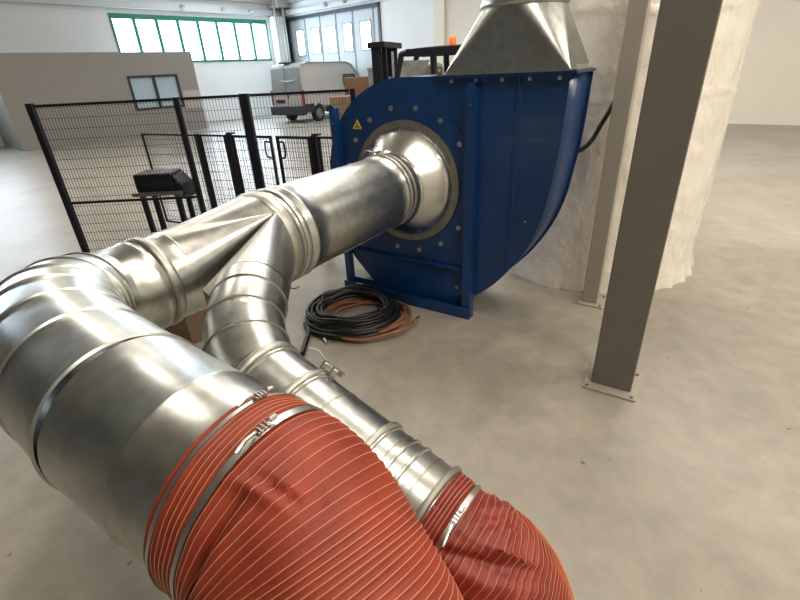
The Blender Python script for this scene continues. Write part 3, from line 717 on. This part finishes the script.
# big hose: leaves the wide duct and bends down
def bend_path(P0, back, segs, n=14):
    """segs: (length, direction reached at its end)"""
    p = V(P0) - V(segs[0][1]).normalized() * back; out = [p.copy()]; d0 = None
    for j, (Ls, de) in enumerate(segs):
        de = V(de).normalized(); Ls = Ls + back if j == 0 else Ls
        if d0 is None: d0 = de
        for i in range(n):
            q = d0.lerp(de, (i + .5) / n).normalized(); p = p + q * Ls / n; out.append(p.copy())
        d0 = de
    return out
p_big = bend_path(S1, .012, [(.08, a1), (.15, (.5, -.67, -.56)), (.13, (.5, -.67, -.56)), (.35, (.15, -.15, -1)), (.35, (0, 0, -1))])
def wr_big(s, th):
    d = .0025 * noise.noise(V((s * 9, math.cos(th) * 4, math.sin(th) * 4)))
    # folds on the upper side
    for (s0, t0, ws, wt, amp, k_) in ((.150, 1.0, .012, .48, -.022, .12), (.172, .95, .013, .40, .010, .12), (.150, .36, .020, .075, .013, -1.6), (.165, .24, .018, .06, -.009, -1.6), (.178, .16, .014, .06, .008, -1.2), (.205, .05, .010, .07, -.007, 0)):
        t_ = th if th < PI else th - 2 * PI
        ds = s - s0 - k_ * (t_ - t0) * .2; dt = t_ - t0
        d += amp * math.exp(-(ds / ws) ** 2 - (dt / wt) ** 2)
    return d
def rad_big(s, th):
    f_ = min(1, s / .10); r = .229 + .009 * f_
    r -= .006 * math.exp(-((s - .098) / .012) ** 2)
    return r
big, surf_b, at_b = hose('duct_hose', 'big bright red ribbed fabric hose in the foreground, clamped to the wide duct', 'hose', p_big, rad_big, 'red_fabric', .0135, wr_big, wire_r=.0011, rib=.0028, base=S1)
def hose_clamp(surf, at, s, lab, th0, w=.0055, mt='bright_steel'):
    c, a, b = at(s); t = thing('hose_clamp', lab, 'clamp', c, 'steel band clamps on the red hoses')
    n = 120; vs = []
    for ds, ex in ((-w, .002), (-w, .0065), (w, .0065), (w, .002)):
        for k in range(n): vs.append(surf(s + ds, 2 * PI * k / n, ex))
    m = MB(); m.add(vs, [(j * n + k, j * n + (k + 1) % n, ((j + 1) % 4) * n + (k + 1) % n, ((j + 1) % 4) * n + k) for j in range(4) for k in range(n)])
    m.build('band', mt, t, smooth=40)
    p = surf(s, th0, .006); on = (p - c).normalized(); ax = a.cross(b).normalized(); sd = on.cross(ax)
    m = MB(); m.box(p + on * .005, sd * .016, ax * w * 1.3, on * .005)
    for k in range(-1, 2): m.box(p + on * .011 + sd * .010 * k, sd * .0022, ax * w * 1.5, on * .004)
    m.build('screw_housing', mt, t, bevel=.0015)
    m = MB(); m.cyl(p + on * .014 + sd * .02, p + on * .014 + sd * .036, .006, n=8); m.build('screw', mt, t); m = MB(); m.sweep([p + on * .012 - sd * .02, p + on * .02 - sd * .05 + ax * .006, p + on * .012 - sd * .075 + ax * .01], .004, 6); m.build('strap_end', mt, t)
hose_clamp(surf_b, at_b, .022, 'steel band clamp at the very end of the big red hose on the wide duct', -.32)
hose_clamp(surf_b, at_b, .098, 'steel band clamp tightened round the big red hose', -.02)

p_sm = bend_path(P2, -.002, [(.06, a2), (.16, (.6, -.1, -.8)), (.2, (.1, .1, -1)), (.32, (0, 0, -1))])
def rad_sm(s, th): return .168 + .016 * min(1, max(0, (s - .08) / .12)) - .007 * math.exp(-((s - .062) / .015) ** 2)
def wr_sm(s, th):
    t_ = th if th < PI else th - 2 * PI
    d = .004 * noise.noise(V((s * 14, math.cos(th) * 5, math.sin(th) * 5)))
    for (s0, t0, ws, wt, amp, k_) in ((.088, -.1, .012, .8, -.016, .0), (.112, -.1, .010, .35, .010, -.5), (.128, .45, .016, .35, -.020, -1.2), (.118, -.45, .010, .15, .012, -1.), (.15, .15, .010, .12, .012, -2.), (.165, .4, .014, .3, -.012, -1.2), (.14, -.25, .008, .08, -.012, -2.)):
        ds = s - s0 - k_ * (t_ - t0) * .15
        d += amp * math.exp(-(ds / ws) ** 2 - ((t_ - t0) / wt) ** 2)
    return d + .016 * noise.noise(V((s * 28, th * 3, 3.3))) * math.exp(-((s - .14) / .05) ** 2)
sml, surf_s, at_s = hose('duct_hose', 'smaller dark red crumpled fabric hose at the end of the slim pipe', 'hose', p_sm, rad_sm, 'red_fabric_dark', .0115, wr_sm, wire_r=.0009, n=130, rib=.003, base=P2)
hose_clamp(surf_s, at_s, .062, 'steel band clamp sunk into the smaller dark red hose', .25, w=.005)

# ------------------------------------------------------------------ transition and riser above the fan
t = thing('duct_transition', 'galvanised square-to-round duct hood standing on top of the blue fan', 'duct hood', F(1.58, -.29, 1.945))
cT = F(1.60, -.29, 2.345); rT = .29; n = 96; vs = []
cor = [(1.13, .01), (2.035, .01), (2.035, -DW - .01), (1.13, -DW - .01)]
def sq(a):  # nearest rectangle corner for a given round angle quadrant
    q = int(((a % (2 * PI)) / (PI / 2))) % 4; return q
m = MB(); top = []; bot = []
for k in range(n):
    a = 2 * PI * (k + .5) / n; du, dw = math.cos(a), math.sin(a)
    top.append(cT + FD * du * rT + FN * dw * rT)
    u = 2.035 if du > 0 else 1.13; w = .01 if dw > 0 else -DW - .01
    bot.append(F(u, w, 1.952))
m.add(bot + top, [(k, (k + 1) % n, n + (k + 1) % n, n + k) for k in range(n)])
m.build('hood', 'galvanised', t, smooth=16)
m = MB(); fb(m, 1.09, 2.075, -.01, .045, 1.947, 1.956); fb(m, 1.09, 2.075, -DW - .045, -DW + .01, 1.947, 1.956); fb(m, 1.085, 1.14, -DW, 0, 1.947, 1.956); fb(m, 2.03, 2.08, -DW, 0, 1.947, 1.956)
m.build('hood_flange', 'galvanised', t, smooth=0)
m = MB(); m.lathe(F(1.105, .03, 1.985), FN, [(0, .012), (0, .026), (.006, .026), (.006, .012)], 20, True); fb(m, 1.08, 1.13, .03, .036, 1.95, 1.966); m.build('lifting_lug', 'dull_zinc', t)
for k in range(6):
    m = MB(); p = F(2.06, -.04 - .09 * k, 1.93); m.cyl(p, p + UP * .05, .007, n=8); m.build('bolt', 'bright_steel', t)
t = thing('riser_duct', 'vertical round galvanised duct rising out of frame above the hood', 'duct', cT)
m = MB(); m.lathe(cT, UP, [(.0, rT + .001), (.01, rT + .012), (.035, rT + .012), (.045, rT + .001), (3.0, rT + .001)], 64); m.build('shell', 'galvanised', t, smooth=50)

# ------------------------------------------------------------------ wrapped tank, columns
WC = V((2.17, 4.86, 0)); 
m = MB(); n = 160; zs = [.0, .02, .05, .1, .2] + [.2 + 3.3 * k / 110 for k in range(1, 111)]; vs = []
for z_ in zs:
    for k in range(n):
        a = 2 * PI * k / n; ca, sa = math.cos(a), math.sin(a)
        r = 1.04
        r += .020 * noise.noise(V((ca * 3, sa * 3, z_ * 1.4))) + .010 * noise.noise(V((ca * 9 + z_ * 3, sa * 9, z_ * 5))) + .007 * noise.noise(V((ca * 22, sa * 22 + 3 * z_, z_ * 9)))
        r += .014 * math.exp(-((z_ - 2.32 - .03 * math.sin(5 * a)) / .02) ** 2) + .010 * math.exp(-((z_ - 1.72 - .02 * math.sin(4 * a)) / .015) ** 2)
        if z_ < .2: r += (.2 - z_) * (.10 + .45 * max(0, noise.noise(V((ca * 7, sa * 7, 1)))) ) * .9
        vs.append((WC.x + ca * r, WC.y + sa * r, z_ + .001))
N_ = len(zs)
m.add(vs, [(i * n + k, i * n + (k + 1) % n, (i + 1) * n + (k + 1) % n, (i + 1) * n + k) for i in range(N_ - 1) for k in range(n)] + [tuple(range((N_ - 1) * n, N_ * n))])
tag(m.build('wrapped_tank', 'film', base=WC, smooth=80), 'tall round tank wrapped in cloudy plastic film behind the blue fan', 'wrapped tank')

def column(c, hw, hd, pw, z1, mt, lab, plate_mt='grey_steel_paint'):
    t = thing('steel_column', lab, 'column', c); c = V(c)
    m = MB(); m.box(c + UP * (z1 / 2 + .014), FD * hw, FN * hd, UP * (z1 / 2 - .001)); m.build('shaft', mt, t, bevel=.006)
    m = MB(); m.box(c + UP * .0075, FD * pw, FN * pw, UP * .0075); m.build('base_plate', plate_mt, t, smooth=0, bevel=.002)
    for i in (-1, 1):
        for j in (-1, 1): m = MB(); bolt(m, c + FD * (pw - .025) * i + FN * (pw - .025) * j + UP * .015, UP, .009, .01); m.build('anchor_bolt', 'dull_zinc', t)
column((1.775, 3.70, 0), .065, .065, .125, 4.2, 'grey_steel_paint', 'pale grey steel column with base plate beside the wrapped tank')
column((1.447, 2.50, 0), .125, .09, .165, 4.2, 'steel_paint_shaded', 'wide grey steel column, colour darkened for shade, with base plate at the right edge, nearest the camera')
# black cable from tank to fan
m = MB(); m.sweep(catmull([(1.86, 3.80, 2.5), (1.845, 3.81, 2.1), (1.81, 3.83, 1.81), (1.757, 3.83, 1.668), (1.69, 3.83, 1.537), (1.62, 3.82, 1.41), (1.533, 3.83, 1.34), (1.46, 3.86, 1.385), (1.42, 3.92, 1.46)], 8), .019, 10)
tag(m.build('power_cable', 'black_rubber', base=(1.6, 3.6, 1.4)), 'black cable hanging in a loop in front of the wrapped tank', 'cable')

# cardboard box under the ducts
t = thing('cardboard_box', 'tan cardboard box on the floor under the ducts at the left', 'box', (-2.05, 3.55, 0))
e1 = V((.75, .66, 0)).normalized(); e2 = V((-.88, .47, 0)).normalized(); c0 = V((-1.78, 3.28, 0))
m = MB(); m.prism([c0, c0 + e1 * .5, c0 + e1 * .5 + e2 * .7, c0 + e2 * .7], UP * .45); m.build('carton', 'cardboard', t, smooth=0, bevel=.005)
m = MB(); q0 = c0 + e1 * .22 + UP * .451; m.prism([q0, q0 + e1 * .06, q0 + e1 * .06 + e2 * .7, q0 + e2 * .7], UP * .002); m.build('tape', 'cardboard_dark', t, smooth=0)

# ------------------------------------------------------------------ hose coils on the floor
CC = V((-.41, 3.60, 0))
def coil(name, lab, mt, r, turns, r0, r1_, z0, z1_, seed, tail0=None, tail1=None, cx=0, cy=0, ph=0.):
    random.seed(seed); pts = []; n = int(turns * 40); 
    offs = [(random.uniform(-.045, .045), random.uniform(-.04, .04), random.uniform(-.03, .03)) for _ in range(int(turns) + 3)]
    for i in range(n + 1):
        f_ = i / n; a = ph + f_ * turns * 2 * PI; tn = f_ * turns; k = int(tn); g = tn - k; g = g * g * (3 - 2 * g)
        ox = offs[k][0] * (1 - g) + offs[k + 1][0] * g; oy = offs[k][1] * (1 - g) + offs[k + 1][1] * g; orr = offs[k][2] * (1 - g) + offs[k + 1][2] * g
        rr = r0 + (r1_ - r0) * f_ + orr + .008 * math.sin(3 * a + seed)
        zz = z0 + (z1_ - z0) * f_ + .014 * math.sin(2 * a + seed) + .008 * math.sin(5.3 * a)
        pts.append(CC + V((cx + ox + rr * math.cos(a) * 1.02, cy + oy + rr * math.sin(a) * .93, max(r + .002, zz))))
    if tail0: pts = catmull([V(p) for p in tail0] + [pts[0]], 8)[:-1] + pts
    if tail1: pts = pts + catmull([pts[-1]] + [V(p) for p in tail1], 8)[1:]
    t = thing(name, lab, 'hose', CC)
    m = MB(); m.sweep(pts, r, 12); m.build('tube', mt, t, smooth=60)
    return t, pts
def ferrule(t, p, d_, r=.016, l=.07, mt='bright_steel'):
    d_ = V(d_).normalized(); m = MB(); m.sweep([p, p + d_ * l * .5, p + d_ * l * .5, p + d_ * l], [r, r, r * .7, r * .7], 12); m.build('fitting', mt, t, smooth=40)
t, pp = coil('coiled_hose', 'brown rubber hose coiled under the black one on the floor', 'brown_rubber', .015, 4.3, .31, .42, .018, .05, 3, cx=.10, cy=-.06, ph=-2.2)
ferrule(t, pp[-1], pp[-1] - pp[-3], .015, .06); ferrule(t, pp[0], pp[0] - pp[2], .015, .06)
t, pp = coil('coiled_hose', 'thick black rubber hose coiled on the floor in front of the fan', 'black_rubber', .0215, 7.4, .42, .30, .022, .135, 11, tail0=[(-.80, 3.02, .021), (-.80, 3.18, .022), (-.80, 3.38, .03)], ph=-2.9)
ferrule(t, pp[-1], pp[-1] - pp[-3], .017, .07)
t, pp = coil('coiled_hose', 'thin black cable looped loosely round the top of the hose coil', 'black_rubber', .012, 3.3, .40, .33, .10, .155, 23, tail1=[(-.72, 3.42, .05), (-.68, 3.32, .02), (-.655, 3.25, .018)], ph=.6, cx=-.03, cy=.02)
ferrule(t, pp[-1], pp[-1] - pp[-3], .013, .08)

# ------------------------------------------------------------------ light
w = bpy.data.worlds.new('sky'); sc.world = w; w.use_nodes = True
bg = w.node_tree.nodes['Background']; bg.inputs[0].default_value = (.82, .92, 1, 1); bg.inputs[1].default_value = 6.
def area(name, loc, sx, sy, power, col, xdir, direction):
    l = bpy.data.lights.new(name, 'AREA'); l.shape = 'RECTANGLE'; l.size = sx; l.size_y = sy; l.energy = power; l.color = col
    o = bpy.data.objects.new(name, l); COL.objects.link(o)
    z_ = -V(direction).normalized(); x_ = V(xdir).normalized(); x_ = (x_ - z_ * x_.dot(z_)).normalized(); y_ = z_.cross(x_)
    mm = Matrix((x_, y_, z_)).transposed().to_4x4(); mm.translation = V(loc); o.matrix_world = mm
    return o
DAY = (.70, .85, 1.)
area('daylight_and_side_fill', H(-.35, 5.2, 3.75), 8.0, 1.9, 1000, DAY, W2, W1)
area('daylight_and_side_fill', H(-.35, 19., 3.75), 10., 1.9, 700, DAY, W2, W1)  # side fill added behind the invented second window
area('daylight_gate', H(3.9, -.35, 3.6), 6.4, 1.2, 110, DAY, W1, W2)
# unseen fill lights added under the ceiling to brighten the far bays
area('far_fill', H(6., 4.5, HT - .05), 9., 2.5, 420, (.80, .90, 1.), W1, (0, 0, -1))
area('far_fill', H(20., 6.5, HT - .05), 12., 2.0, 300, (.95, .96, 1.), W1, (0, 0, -1))
WARM = (1., .91, .78)
for b, a, pw in ((9., 11., 90), (9., 17., 110), (9., 23., 150), (9., 29., 170), (13., 11., 90), (13., 17., 150), (13., 22., 260), (13., 28., 260), (17.2, 24.5, 120), (18., 30., 260), (15.5, 12., 190)):  # overhead rows; the last three are added fill for tank and fan front
    area('ceiling_lamp_and_fill', H(a, b, 6.6), 4.0, .8, pw, WARM, W2 if a in (17., 28.) else W1, (0, 0, -1))
sc.view_settings.view_transform = 'Standard'; sc.view_settings.look = 'None'; sc.view_settings.exposure = .26; sc.view_settings.gamma = 1; sc.view_settings.use_curve_mapping = False
sc.cycles.use_denoising = True
sc.cycles.max_bounces = 8
